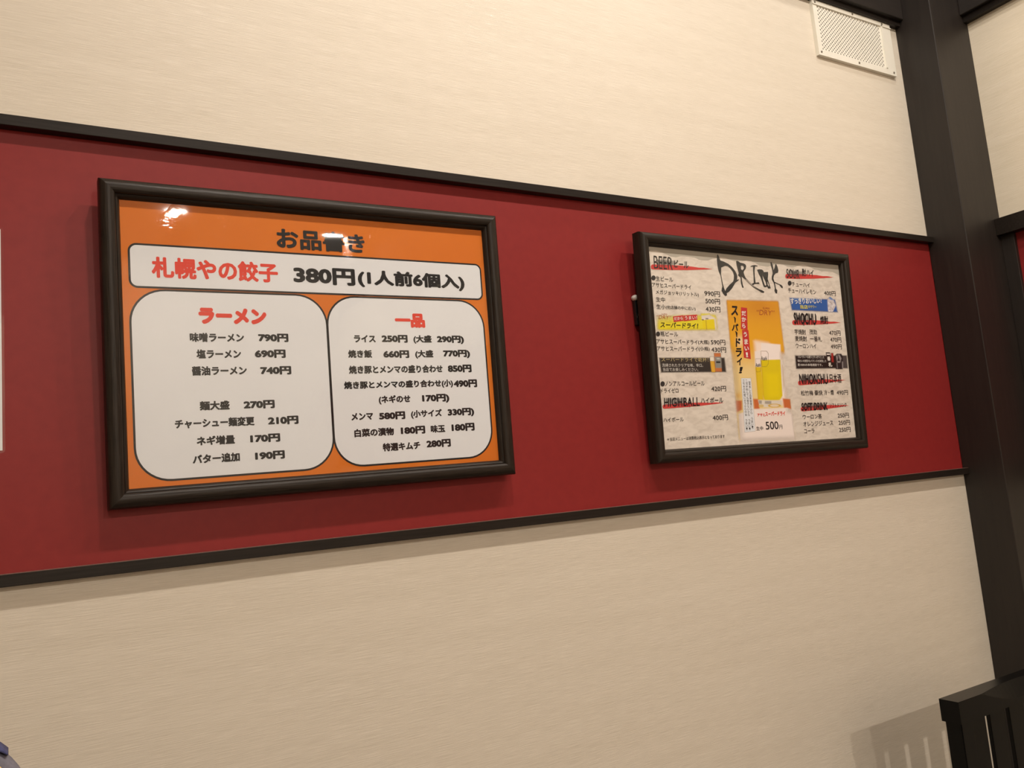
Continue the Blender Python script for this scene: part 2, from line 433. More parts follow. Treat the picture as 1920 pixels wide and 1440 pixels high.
def text(P, parent, s, xl, yl, xr, yr, h, m=None, bold=0.0, shear=0.0, lvl=3, name='lettering', space=1.0, tilt=0.0):
    """text s whose box runs from (xl, yl) lower left to (xr, yr) lower right, h high"""
    x0, za = P(xl, yl); x1, zb = P(xr, yr); zt = P(xl, yl - h)[1]
    me = glyphs(s, bold, shear, space=space)
    z0 = (za + zb) / 2
    return place_mesh(me, name, x0, z0, x1, z0 + (zt - za), -0.00015 * lvl, m or INK, parent, slope=tilt)

def poly(P, parent, loops, m, lvl=2, name='print_shape', to=lambda q: q):
    """flat printed shape with optional holes; points measured on the photograph"""
    c = bpy.data.curves.new('t', 'CURVE'); c.dimensions = '2D'; c.fill_mode = 'BOTH'
    for lp in loops:
        sp = c.splines.new('POLY'); sp.points.add(len(lp) - 1); sp.use_cyclic_u = True
        for k, q in enumerate(lp):
            x, z = P(*to(q)); sp.points[k].co = (x, z, 0, 1)
    o = bpy.data.objects.new('t', c); C.objects.link(o)
    me = bpy.data.meshes.new_from_object(o.evaluated_get(bpy.context.evaluated_depsgraph_get()))
    bpy.data.objects.remove(o); bpy.data.curves.remove(c)
    for v in me.vertices: v.co = (v.co.x, -0.00015 * lvl, v.co.y)
    me.materials.clear(); me.materials.append(m)
    o = bpy.data.objects.new(name, me); C.objects.link(o); o.parent = parent
    return o

def spoly(parent, loops, m, lvl, name):
    return poly(lambda x, z: (x, z), parent, loops, m, lvl, name)

def rrect(x0, x1, z0, z1, r, n=10):
    pts = []
    for cx, cz, a0 in ((x1 - r, z1 - r, 0), (x0 + r, z1 - r, 90), (x0 + r, z0 + r, 180), (x1 - r, z0 + r, 270)):
        for k in range(n + 1):
            a = math.radians(a0 + 90 * k / n); pts.append((cx + r * math.cos(a), cz + r * math.sin(a)))
    return pts

def circle(px, py, rx, ry, n=20):
    return [(px + rx * math.cos(2 * math.pi * k / n), py + ry * math.sin(2 * math.pi * k / n)) for k in range(n)]

def cover(root, m, name='clear_cover'):
    V = [(-.2935, -.0016, -.206), (.2935, -.0016, -.206), (.2935, -.0016, .206), (-.2935, -.0016, .206)]
    return obj(name, V, [(0, 1, 2, 3)], m, root)

# ---------- food menu (left)
PL = Plane(ML)
fm = empty('framed_menu', matrix=ML)
tag(fm, 'orange and white food price menu in a dark brown wooden frame on the red band', 'menu', 'framed menus on the red band')
make_frame(fm)
sh = box('menu_sheet', -.296, .296, 0, .0015, -.209, .209, ORANGE, fm)
def panel(x0, x1, z0, z1, r, t=0.0029):
    spoly(sh, [rrect(x0 - t, x1 + t, z0 - t, z1 + t, r + t)], INK, 1, 'panel_border')
    spoly(sh, [rrect(x0, x1, z0, z1, r)], PAPERW, 2, 'white_panel')
a = PL(246, 490); b = PL(900, 530)
panel(PL(244.5, 500)[0], PL(901, 530)[0], (PL(246, 535)[1] + PL(890, 560)[1]) / 2, (PL(260, 458.5)[1] + PL(890, 498.5)[1]) / 2, .009)
zt = (PL(430, 550)[1] + PL(760, 562)[1]) / 2
zb_ = (PL(319, 897.5)[1] + PL(676, 872.5)[1]) / 2
panel(PL(250, 700)[0], PL(616.5, 700)[0], zb_, zt, .046)
panel(PL(621, 700)[0], PL(912.5, 700)[0], zb_, zt, .046)
B = 0.05; D = 0.062
for a in [
    ("お品書き", 519.4, 466.6, 684.7, 475.2, 39, INK, .038),
    ("札幌やの餃子", 284.9, 522.4, 521.8, 528.9, 40, REDINK, .042),
    ("380円", 550.7, 531.8, 666.5, 536.4, 33, INK, .05),
    ("(1人前6個入)", 671.6, 537.5, 871.7, 546.7, 33, INK, .05),
    ("ラーメン", 373, 607.7, 500.3, 608.8, 31, REDINK, .08),
    ("味噌ラーメン", 356, 641.5, 457.7, 641.5, 17.5, INK, B), ("790円", 484.4, 641.8, 541, 641, 16, INK, D),
    ("塩ラーメン", 368.6, 672.4, 452.2, 671.5, 17, INK, B), ("690円", 478, 671.6, 535.8, 671, 16, INK, D),
    ("醤油ラーメン", 359.9, 704.8, 463, 702.7, 17.5, INK, B), ("740円", 488.3, 703, 546.3, 702, 16, INK, D),
    ("麺大盛", 374.5, 769.6, 430.8, 768.3, 17.5, INK, B), ("270円", 457, 767, 515.3, 765.6, 16, INK, D),
    ("チャーシュー麺変更", 328, 803.5, 477.4, 798.5, 18, INK, B), ("210円", 502.6, 797, 559.9, 795, 16, INK, D),
    ("ネギ増量", 369, 835, 440.7, 833, 17.5, INK, B), ("170円", 469.3, 830.4, 525.6, 828.4, 16, INK, D),
    ("バター追加", 361.5, 869, 450, 866, 17.5, INK, B), ("190円", 478.5, 862.6, 534.3, 860.4, 16, INK, D),
    ("一品", 741.1, 613.5, 797.4, 615.5, 27, REDINK, .07),
    ("ライス", 663.9, 642, 704.4, 642.4, 14, INK, B), ("250円", 715.8, 642.4, 764.5, 642.8, 14.8, INK, D), ("(大盛", 775.5, 644.5, 809.6, 644.5, 16, INK, B), ("290円)", 819.7, 645, 870.2, 645.2, 16, INK, D),
    ("焼き飯", 653, 671, 697.8, 671, 15, INK, B), ("660円", 719, 671.5, 767.4, 671.5, 14.8, INK, D), ("(大盛", 778.8, 672.5, 812.7, 672.2, 16, INK, B), ("770円)", 831.3, 672, 881.6, 671.5, 16, INK, D),
    ("焼き豚とメンマの盛り合わせ", 654.5, 700.8, 830.2, 699, 15.5, INK, B), ("850円", 840, 698.8, 884.3, 698, 14.8, INK, D),
    ("焼き豚とメンマの盛り合わせ(小)", 645.3, 730.4, 849.6, 728, 16.5, INK, B), ("490円", 851, 727.2, 894.7, 725.8, 15, INK, D),
    ("(ネギのせ", 710.5, 758.4, 770, 757, 17, INK, B), ("170円)", 791.9, 756.4, 842.7, 755, 17, INK, D),
    ("メンマ", 658.9, 789.2, 699.8, 786.5, 14, INK, B), ("580円", 711, 787.6, 760, 786, 15, INK, D), ("(小サイズ", 771, 785.4, 829, 783, 16.5, INK, B), ("330円)", 839.8, 782.6, 889.3, 780.4, 16.5, INK, D),
    ("白菜の漬物", 664.6, 819.4, 739, 816.8, 15.5, INK, B), ("180円", 751.8, 815, 797.5, 813, 15, INK, D), ("味玉", 807.9, 811.8, 834.8, 810.4, 14.5, INK, B), ("180円", 847, 809.6, 890, 807.2, 15, INK, D),
    ("特選キムチ", 718, 846.4, 788.4, 842.4, 15.5, INK, B), ("280円", 799.9, 840, 845.4, 837.5, 15, INK, D),
]:
    text(PL, sh, *a[:6], m=a[6], bold=a[7])
cover(fm, COVER_WAVY)

# ---------- drinks menu (right)
PR = Plane(MR)
dm = empty('framed_menu', matrix=MR)
tag(dm, 'beige drinks price menu with yellow beer picture in a dark wooden frame near the post', 'menu', 'framed menus on the red band')
make_frame(dm)
dsh = box('menu_sheet', -.296, .296, 0, .0015, -.209, .209, WASHI, dm)
# torn grey edge printed along the top
top = []
random.seed(3)
nx = 46
for k in range(nx + 1):
    x = -.296 + .592 * k / nx
    zz = .192 + .0035 * math.sin(k * .9) + .003 * math.sin(k * .37 + 1) + random.uniform(-.001, .001)
    if k > 40: zz -= (k - 40) * .0012
    top.append((x, zz))
spoly(dsh, [top + [(.296, .209), (-.296, .209)]], WASHI_GREY, 1, 'torn_edge_print')

def grid_print(P, parent, name, quad, nx, ny, paint, lvl=2):
    """printed picture: grid over quad (TL, TR, BR, BL on the photograph); paint(u, v, px, py) -> rgba arrays"""
    u, v = np.meshgrid(np.linspace(0, 1, nx + 1), np.linspace(0, 1, ny + 1))
    q = np.array(quad, float)
    pt = ((1 - u) * (1 - v))[..., None] * q[0] + (u * (1 - v))[..., None] * q[1] + (u * v)[..., None] * q[2] + ((1 - u) * v)[..., None] * q[3]
    px, py = pt[..., 0], pt[..., 1]
    col = paint(u, v, px, py).reshape(-1, 4)
    V = [(*(lambda t: (t[0], -0.00015 * lvl, t[1]))(P(float(a_), float(b_))),) for a_, b_ in zip(px.ravel(), py.ravel())]
    Fc = [(j * (nx + 1) + i, (j + 1) * (nx + 1) + i, (j + 1) * (nx + 1) + i + 1, j * (nx + 1) + i + 1) for j in range(ny) for i in range(nx)]
    o = obj(name, V, Fc, PRINT, parent)
    ca = o.data.color_attributes.new('ink', 'FLOAT_COLOR', 'POINT')
    ca.data.foreach_set('color', col.astype(np.float32).ravel())
    return o

def lin(*c): return np.array(srgb(*c)[:3])
def sm(a_, b_, x): t = np.clip((x - a_) / (b_ - a_), 0, 1); return t * t * (3 - 2 * t)
def over(img, c, al):
    img[..., :3] = img[..., :3] * (1 - al[..., None]) + np.asarray(c) * al[..., None]
def inpoly(px, py, pts, soft=0.6):
    """soft convex polygon mask, points clockwise on the photograph"""
    m = np.ones_like(px)
    n = len(pts)
    for k in range(n):
        (xa, ya), (xb, yb) = pts[k], pts[(k + 1) % n]
        L = math.hypot(xb - xa, yb - ya)
        d = ((xb - xa) * (py - ya) - (yb - ya) * (px - xa)) / L
        m = np.minimum(m, sm(-soft, soft, d))
    return m

def paint_beer(u, v, px, py):
    img = np.zeros(u.shape + (4,)); 
    rng = np.random.RandomState(2)
    top_c, mid_c, low_c = lin(222, 160, 50), lin(232, 172, 44), lin(238, 212, 150)
    vv = v[..., None]
    img[..., :3] = top_c * (1 - sm(0, .35, vv)) + mid_c * sm(0, .35, vv)
    # darker amber cloud at top
    over(img, lin(206, 138, 48), np.clip(.75 * np.exp(-((u - .62) / .35) ** 2 - ((v - .05) / .07) ** 2), 0, 1))
    # paler lower left
    pale = sm(.30, .52, v) * (1 - sm(.40, .62, u) * (1 - sm(.55, .7, v)))
    over(img, low_c, pale)
    over(img, lin(244, 226, 190), .8 * np.exp(-((px - 1388) / 7) ** 2 - ((py - 640) / 10) ** 2))
    # white glow round the foam
    over(img, lin(250, 235, 225), inpoly(px, py, [(1414, 640), (1428, 634), (1440, 643), (1468, 648), (1476, 700), (1480, 750), (1470, 762), (1420, 700)], 5) * .9)
    # orange counter
    oc = lin(206, 112, 62)
    for pg in ([(1377, 751), (1391, 751), (1391, 768), (1380, 774)], [(1412, 748), (1424, 748), (1424, 768), (1414, 768)], [(1467, 747), (1482, 748), (1484, 768), (1470, 766)]):
        over(img, oc, inpoly(px, py, pg, 2.0))
    over(img, lin(226, 176, 80), .8 * np.exp(-((px - 1383) / 6) ** 2 - ((py - 742) / 6) ** 2))
    # white plinth below
    over(img, lin(243, 232, 226), inpoly(px, py, [(1384, 768), (1412, 767), (1424, 763), (1470, 763), (1488, 769), (1492, 830), (1388, 832)], 1.6))
    # foam
    over(img, lin(246, 236, 232), inpoly(px, py, [(1427, 643), (1463, 646), (1464, 676), (1427, 676)], 1.4))
    over(img, lin(244, 233, 228), inpoly(px, py, [(1415, 659), (1427, 656), (1428, 690), (1416, 690)], 1.2))
    # handle
    over(img, lin(250, 240, 235), inpoly(px, py, [(1463, 674), (1472, 676), (1475, 726), (1467, 748)], 1.4))
    over(img, lin(228, 205, 175), inpoly(px, py, [(1466, 684), (1469, 684), (1471, 722), (1468, 734)], 1.0) * .7)
    # beer bodies
    over(img, lin(226, 204, 30), inpoly(px, py, [(1426, 675), (1463, 674), (1467, 742), (1462, 750), (1434, 751), (1430, 740)], .8))
    over(img, lin(236, 214, 24), inpoly(px, py, [(1436, 700), (1460, 700), (1463, 744), (1440, 746)], 6) * .9)
    over(img, lin(214, 172, 36), np.clip(1 - np.abs(px - (1427.5 + (py - 675) * .06)) / 1.6, 0, 1) * (py > 676) * (py < 750) * .8)
    over(img, lin(228, 196, 40), inpoly(px, py, [(1416, 688), (1427, 688), (1431, 750), (1421, 749)], .8))
    over(img, lin(210, 170, 40), inpoly(px, py, [(1416, 688), (1418, 688), (1423, 749), (1421, 749)], .8) * .7)
    # glass bases
    over(img, lin(226, 218, 205), inpoly(px, py, [(1421, 750), (1466, 751), (1466, 760), (1460, 764), (1424, 763)], .8))
    over(img, lin(120, 112, 98), inpoly(px, py, [(1434, 752), (1446, 752), (1446, 758), (1434, 757)], .8) * .6)
    over(img, lin(120, 112, 98), inpoly(px, py, [(1422, 751), (1428, 751), (1428, 757), (1423, 757)], .8) * .6)
    e = ((px - 1452) / 12.5) ** 2 + ((py - 760.5) / 3.6) ** 2
    over(img, lin(214, 176, 70), (1 - sm(.8, 1.1, e)))
    over(img, lin(232, 214, 186), (1 - sm(.3, .6, e)))
    e = ((px - 1427) / 5) ** 2 + ((py - 761) / 3) ** 2
    over(img, lin(214, 184, 100), (1 - sm(.8, 1.1, e)) * .8)
    # alpha: soft edges, lower part fades into the paper
    al = sm(0, .045, u) * sm(0, .045, 1 - u) * sm(0, .02, v)
    al = al * (1 - sm(.93, 1.0, v))
    left_fade = sm(.28, .40, v) * (1 - sm(.0, .16, u)) * .55
    al = al * (1 - left_fade)
    right_fade = sm(.34, .40, v) * sm(.86, .96, u) * (1 - inpoly(px, py, [(1467, 747), (1482, 748), (1484, 768), (1470, 766)], 2.0)) * (1 - sm(.76, .80, v))
    al = al * (1 - right_fade)
    img[..., 3] = al
    return img
grid_print(PR, dsh, 'beer_picture', [(1359.5, 560), (1461, 562), (1494, 832), (1384, 836)], 110, 280, paint_beer, 2)

def banner(name, quad, c_top, c_bot, feather=.06, fy=.16, extra=None, nx=90, ny=30):
    def paint(u, v, px, py):
        img = np.zeros(u.shape + (4,))
        img[..., :3] = lin(*c_top) * (1 - v[..., None]) + lin(*c_bot) * v[..., None]
        img[..., 3] = sm(0, feather, u) * sm(0, feather, 1 - u) * sm(0, fy, v) * sm(0, fy, 1 - v)
        if extra: extra(img, u, v, px, py)
        return img
    return grid_print(PR, dsh, name, quad, nx, ny, paint, 2)

def ex_yellow(img, u, v, px, py):
    img[..., 3] *= sm(-.1, .75, v + .35 * u) * .95
    over(img, lin(240, 232, 225), inpoly(px, py, [(1315, 592), (1330, 590), (1340, 596), (1341, 600), (1316, 601)], 1.5))
    img[..., 3] = np.maximum(img[..., 3], inpoly(px, py, [(1314, 588), (1331, 588), (1333, 600), (1315, 601)], 1.5) * .8)
    over(img, lin(236, 216, 40), inpoly(px, py, [(1316, 600), (1339, 598), (1341, 620), (1318, 620)], .8))
    over(img, lin(190, 160, 50), inpoly(px, py, [(1322.5, 600), (1324, 600), (1325.5, 619), (1324, 619)], .5))
    over(img, lin(60, 50, 30), inpoly(px, py, [(1315.5, 598.5), (1319.5, 598.5), (1319.5, 600.7), (1315.5, 600.7)], .5) * .8)
    over(img, lin(60, 50, 30), inpoly(px, py, [(1322.8, 596.5), (1328, 596.5), (1328, 598.7), (1322.8, 598.7)], .5) * .8)
    over(img, lin(240, 232, 215), inpoly(px, py, [(1339, 598), (1342, 598), (1344, 618), (1341, 619)], .8))
banner('beer_strip_picture', [(1227, 588), (1346, 586), (1349, 622), (1229, 622)], (238, 226, 70), (232, 216, 40), .08, .2, ex_yellow, 119, 36)

def ex_dark(img, u, v, px, py):
    img[..., 3] *= .96
    for c_, pg, s_ in (((235, 228, 215), [(1330.5, 669), (1338.5, 669), (1339, 677), (1331.5, 677)], .8),
                       ((222, 172, 60), [(1331.5, 677), (1339, 677), (1341.5, 698), (1334, 698)], .8),
                       ((200, 120, 70), [(1338.5, 662), (1351, 662), (1353.5, 697), (1341.5, 697)], .8),
                       ((140, 142, 138), [(1340, 669), (1352, 669), (1353, 690), (1341.5, 690)], .8),
                       ((190, 192, 186), [(1343.5, 671), (1349, 671), (1350, 674), (1344, 674)], .6),
                       ((30, 30, 30), [(1342.5, 677.5), (1350.5, 677.5), (1350.5, 680.5), (1342.5, 680.5)], .5)):
        mk = inpoly(px, py, pg, s_)
        over(img, lin(*c_), mk); img[..., 3] = np.maximum(img[..., 3], mk)
def ex_dark_mask(img, u, v, px, py):
    body = inpoly(px, py, [(1236, 671), (1358, 671), (1361, 697), (1240, 698)], 2.2)
    img[..., 3] = body
    over(img, lin(48, 47, 46), body * .6)
    ex_dark(img, u, v, px, py)
banner('bottle_strip_picture', [(1230, 658), (1364, 658), (1366, 702), (1234, 704)], (90, 80, 70), (60, 56, 52), .02, .02, ex_dark_mask, 134, 46)

def ex_blue(img, u, v, px, py):
    body = inpoly(px, py, [(1481, 559), (1565, 562), (1570, 585), (1485, 581)], 2.4)
    img[..., 3] = body
    over(img, lin(52, 96, 170), body)
    over(img, lin(110, 150, 205), inpoly(px, py, [(1484, 556), (1530, 556), (1530, 562), (1484, 562)], 3) * .6)
    mk = inpoly(px, py, [(1551, 561), (1556, 556.5), (1562, 561), (1567, 573), (1561, 585), (1552.5, 585)], .8)
    over(img, lin(205, 200, 205), mk); img[..., 3] = np.maximum(img[..., 3], mk)
    over(img, lin(110, 140, 195), inpoly(px, py, [(1554, 557.5), (1557, 556), (1562, 561), (1561, 563), (1555, 561)], .8))
    rs = np.random.RandomState(5)
    for k in range(26):
        cx, cy = rs.uniform(1553, 1564), rs.uniform(564, 584)
        over(img, lin(*((240, 238, 240) if k % 2 else (170, 160, 160))), np.exp(-((px - cx) / 1.1) ** 2 - ((py - cy) / 1.2) ** 2) * mk)
banner('sour_strip_picture', [(1475, 552), (1570, 554), (1576, 592), (1479, 588)], (52, 96, 170), (60, 105, 178), .02, .02, ex_blue, 100, 40)

def ex_black(img, u, v, px, py):
    body = inpoly(px, py, [(1491, 667), (1587, 667), (1589, 690), (1493, 691)], 2.2)
    img[..., 3] = body
    over(img, lin(40, 32, 30), body)
    over(img, lin(105, 98, 98), inpoly(px, py, [(1578, 668), (1588, 668), (1589, 690), (1580, 690)], 2.5) * .5)
    mk = inpoly(px, py, [(1566, 666), (1569, 663.5), (1577, 663.5), (1580, 668), (1580, 692), (1567, 692)], 1.0)
    over(img, lin(46, 38, 40), mk); img[..., 3] = np.maximum(img[..., 3], mk)
    for pg in ([(1567.5, 668), (1569.5, 665), (1571, 672), (1569, 678)], [(1571, 665), (1574, 665), (1577.5, 672), (1575.5, 678)], [(1569, 677), (1576, 677), (1575, 680), (1570, 680)],
               [(1578.5, 678), (1580.3, 678), (1580.8, 692), (1579, 692)], [(1568.5, 680), (1569.5, 680), (1570.5, 691), (1569.5, 691)]):
        over(img, lin(165, 160, 160), inpoly(px, py, pg, .7) * .8)
    mk = inpoly(px, py, [(1558, 662), (1562, 662), (1563, 679), (1559.2, 679)], .8)
    over(img, lin(165, 45, 40), mk); img[..., 3] = np.maximum(img[..., 3], mk)
    mk = inpoly(px, py, [(1548.5, 661), (1556, 661), (1560, 688), (1552, 688)], 1.2)
    over(img, lin(45, 34, 30), mk); img[..., 3] = np.maximum(img[..., 3], mk)
banner('shochu_strip_picture', [(1486, 657), (1590, 657), (1593, 698), (1489, 698)], (60, 50, 48), (60, 50, 48), .02, .02, ex_black, 104, 42)

# brush-drawn title
z12 = lambda q: (1340 + q[0] / 12, 460 + q[1] / 12)
title = [
 ([(50, 220), (68, 200), (90, 250), (125, 340), (200, 365), (300, 415), (380, 480), (450, 565), (495, 650), (508, 700), (500, 775), (550, 762), (530, 795), (460, 845), (430, 900), (380, 980), (320, 1045), (268, 1075), (275, 1125), (240, 1142), (190, 1090), (152, 1020), (160, 960), (172, 930), (150, 800), (130, 680), (90, 590), (65, 480), (48, 330)],
  [(145, 500), (140, 640), (155, 740), (180, 860), (208, 960), (235, 1030), (262, 970), (330, 890), (412, 815), (428, 760), (432, 680), (410, 600), (360, 530), (290, 470), (235, 462)]),
 ([(480, 360), (500, 345), (540, 365), (570, 390), (640, 405), (690, 430), (708, 470), (695, 530), (660, 575), (648, 610), (665, 670), (692, 728), (652, 742), (604, 700), (612, 790), (630, 890), (652, 952), (620, 952), (588, 850), (578, 720), (545, 700), (522, 670), (540, 630), (510, 520), (490, 430)],
  [(585, 465), (590, 540), (622, 560), (655, 520), (648, 475), (615, 455)]),
 ([(655, 745), (690, 728), (790, 835), (895, 925), (1000, 990), (1060, 1008), (1117, 1045), (1100, 1070), (1050, 1062), (1010, 1030), (880, 955), (780, 865)],
  [(684, 762), (790, 862), (890, 940), (975, 993), (1000, 1005), (905, 940), (800, 850), (704, 760)]),
 ([(795, 487), (830, 455), (900, 443), (965, 460), (955, 477), (910, 472), (895, 560), (900, 700), (918, 843), (990, 832), (1006, 872), (940, 865), (890, 875), (860, 898), (833, 865), (878, 845), (873, 700), (862, 560), (858, 478)],),
 ([(950, 550), (1000, 538), (1060, 545), (1095, 575), (1100, 603), (1195, 598), (1202, 650), (1190, 760), (1230, 880), (1260, 970), (1200, 972), (1178, 925), (1155, 942), (1108, 940), (1078, 860), (1040, 740), (990, 640)],
  [(1070, 665), (1088, 790), (1128, 905), (1160, 900), (1148, 830), (1105, 740)], [(1178, 815), (1190, 890), (1212, 925), (1222, 920), (1210, 870), (1190, 820)]),
 ([(1250, 390), (1270, 373), (1300, 430), (1315, 500), (1322, 560), (1345, 500), (1360, 430), (1380, 420), (1410, 480), (1432, 570), (1420, 617), (1370, 630), (1330, 680), (1318, 740), (1340, 820), (1440, 868), (1500, 893), (1530, 930), (1525, 972), (1500, 952), (1455, 893), (1352, 847), (1378, 980), (1408, 1010), (1400, 1082), (1370, 1080), (1343, 1020), (1350, 960), (1330, 850), (1285, 770), (1283, 700), (1303, 630), (1288, 540), (1260, 450)],),
]
INKT = flat_mat('title_brush_ink', (0.045, 0.045, 0.042, 1))
for lp in title:
    poly(PR, dsh, list(lp), INKT, 3, 'brush_letter', to=z12)

def stroke(x0, y0, x1, y1, th):
    xa = lambda t: x0 + (x1 - x0) * t
    ya = lambda t: y0 + (y1 - y0) * t
    pts = [(x0, y0 - th * .1), (x0 + 1.5, y0 - th * .42), (x0 + 4, y0 - th * .5)]
    pts += [(xa(t), ya(t) - th * f) for t, f in ((.3, .52), (.5, .46), (.65, .36), (.78, .18), (.86, .2), (1.0, -.02))]
    pts += [(xa(t), ya(t) + th * f) for t, f in ((.85, .18), (.6, .38), (.3, .48))]
    pts += [(x0 + 4, y0 + th * .5), (x0 + 1, y0 + th * .38)]
    poly(PR, dsh, [pts], REDST, 2, 'red_brush_stroke')
stroke(1220, 500.5, 1336, 504.5, 9.5)
stroke(1472, 518, 1563, 519.8, 9)
stroke(1485, 604.8, 1577, 604.8, 9)
stroke(1496, 718, 1585, 712.5, 9)
stroke(1501, 767, 1592, 760, 8.5)
stroke(1242, 762.5, 1358, 755, 8)

T = lambda *a_, **k: text(PR, dsh, *a_, **k)
# brush headings: grey ink wash behind the letters
def wash(quad):
    def paint(u, v, px, py):
        img = np.zeros(u.shape + (4,)); img[..., :3] = lin(92, 92, 92)
        img[..., 3] = .62 * sm(0, .18, u) * sm(0, .45, 1 - u) * sm(0, .3, v) * sm(0, .35, 1 - v) * (.75 + .25 * np.sin(px * 2.1 + np.sin(py)))
        return img
    grid_print(PR, dsh, 'ink_wash', quad, 40, 14, paint, 3)
for q_ in ([(1227, 484), (1276, 488), (1276, 500), (1228, 498)], [(1474, 505), (1512, 508), (1512, 520), (1475, 518)],
           [(1487, 588), (1522, 590), (1524, 606), (1489, 604)], [(1498, 701), (1534, 702), (1536, 716), (1500, 718)],
           [(1503, 754), (1550, 754), (1552, 765), (1504, 768)], [(1244, 744), (1290, 744), (1292, 760), (1246, 762)]):
    wash(q_)
def bristles(x0, x1, ya, yb, n, seed, m=None):
    rr = random.Random(seed)
    for k in range(n):
        x = x0 + (x1 - x0) * (k + rr.uniform(.1, .9)) / n
        t0 = ya + rr.uniform(-1, 3); t1 = yb + rr.uniform(-5, 2); wd = rr.uniform(.5, 1.0); le = rr.uniform(-.8, .8)
        poly(PR, dsh, [[(x, t0), (x + wd, t0 + 1.5), (x + wd + le, t1 - 2), (x + le + .3, t1), (x + le, t1 - 2)]], m or INK, 4, 'brush_mark')
bristles(1490, 1530, 588, 610, 9, 1); bristles(1500, 1552, 702, 721, 12, 2); bristles(1504, 1551, 756, 770, 10, 3)
bristles(1247, 1310, 746, 763, 9, 4); bristles(1229, 1260, 484, 504, 5, 5, INKS); bristles(1476, 1498, 505, 521, 4, 6, INKS)
bk = dict(m=INKS, bold=.02, shear=.15, lvl=4)
T("BEER", 1226, 503.5, 1261, 506, 24, m=INKS, bold=-.004, shear=.1, lvl=4); T("ビール", 1264, 502, 1291, 502.5, 14, **bk)
T("SOUR", 1475, 521, 1499, 523, 17, m=INKS, bold=0.01, shear=.1, lvl=4); T("酎ハイ", 1504, 518.5, 1526, 518.5, 14, **bk)
T("SHOCHU", 1489, 608.5, 1531, 609, 22, m=INK, bold=.03, shear=.12, lvl=4); T("焼酎", 1538, 607.5, 1553, 607.5, 15, m=INK, bold=.02, shear=.1, lvl=4)
T("NIHONSHU", 1499, 721, 1553, 720, 20, m=INK, bold=.02, shear=.1, lvl=4); T("日本酒", 1556, 718.5, 1578, 717, 17, m=INK, bold=.01, shear=.1, lvl=4)
T("SOFT DRINK", 1503, 769.5, 1552, 769.5, 15, m=INK, bold=.03, shear=.1, lvl=4); T("ソフトドリンク", 1556, 765, 1587, 762, 8, m=INK, bold=.01, shear=.1, lvl=4)
T("HIGHBALL", 1245, 762, 1312, 762, 17, m=INK, bold=.01, shear=.1, lvl=4); T("ハイボール", 1314, 757.5, 1356, 754.5, 11, m=INK, bold=.012, shear=.1, lvl=4)
for cx, cy, rx, ry in ((1225, 521, 4, 4.6), (1233.6, 626.3, 3.9, 4.6), (1242.2, 719.8, 4.1, 4.9), (1480.4, 531, 3.6, 4.5)):
    poly(PR, dsh, [circle(cx, cy, rx, ry)], INKS, 3, 'bullet_dot')
b1 = dict(bold=.006, m=INK)
for a in [
    ("生ビール", 1230, 527.2, 1262, 528, 9.2), ("アサヒスーパードライ", 1222.5, 539, 1296, 542, 8.6), ("メガジョッキ(1リットル)", 1230, 553.2, 1310, 556.8, 9.4), ("990円", 1321, 555.3, 1350, 556.2, 10),
    ("生中", 1230, 566, 1247, 566.5, 9.2), ("500円", 1323, 569.8, 1350, 570.2, 10), ("生小", 1231, 579.5, 1248, 580, 9.2), ("(他店舗の中に近い)", 1249, 581.3, 1304, 582, 7.8), ("430円", 1323.5, 584.6, 1350.8, 585.2, 10),
    ("瓶ビール", 1238.5, 631, 1271.5, 630.8, 9.4), ("アサヒスーパードライ", 1231, 645, 1308, 645.4, 9), ("(大瓶)", 1309, 646.3, 1330, 646.4, 8.8), ("590円", 1333, 646.4, 1360, 646.9, 9.6),
    ("アサヒスーパードライ", 1232, 658.3, 1309, 658.3, 9), ("(小瓶)", 1310, 658.8, 1331, 658.8, 8.8), ("430円", 1334, 660.4, 1361.5, 661, 9.8),
    ("ノンアルコールビール", 1247, 724.2, 1321, 722.6, 9.4), ("ドライゼロ", 1239, 737.8, 1272, 735.6, 9), ("420円", 1334, 734.4, 1361.5, 733.2, 10),
    ("ハイボール", 1244, 792, 1282, 790.2, 8.8), ("400円", 1336.5, 789, 1365, 787.2, 10.2),
    ("＊当店メニューは消費税込表示となっております", 1251, 827.3, 1359, 821, 6.6),
    ("チューハイ", 1485, 538, 1518.5, 537.8, 8.4), ("チューハイレモン", 1478, 550.2, 1530, 550.5, 8.8), ("400円", 1545.5, 554.4, 1567, 554.8, 9),
    ("芋焼酎", 1490, 627.3, 1511, 627.2, 9.8), ("茂助", 1518, 627.2, 1532, 627.4, 9.6), ("470円", 1555, 629, 1576, 629.2, 9.4),
    ("麦焼酎", 1491, 639.8, 1513, 639.8, 9.8), ("一番札", 1519, 640, 1541, 640.6, 9.8), ("470円", 1557, 641.8, 1577.5, 642, 9.4),
    ("ウーロンハイ", 1492.3, 653, 1530.5, 653, 9), ("490円", 1558, 654.6, 1578.3, 654.8, 9.4),
    ("松竹梅", 1502, 742, 1524.7, 741.3, 9.8), ("豪快", 1527.5, 741.4, 1542.5, 741, 9.8), ("冷・燗", 1545.5, 741, 1563, 740.6, 9.8), ("490円", 1569, 741, 1590, 740.3, 9.2),
    ("ウーロン茶", 1505.5, 786.4, 1541, 785, 9.4), ("250円", 1571, 783.8, 1592, 783, 9.2),
    ("オレンジジュース", 1506.5, 799.6, 1562, 797, 9.2), ("250円", 1572.4, 797.3, 1593.8, 796.5, 9.2),
    ("コーラ", 1508, 813, 1527, 811.8, 8.6), ("250円", 1573.5, 810.6, 1595, 809.6, 9.2),
]:
    T(*a, **b1)
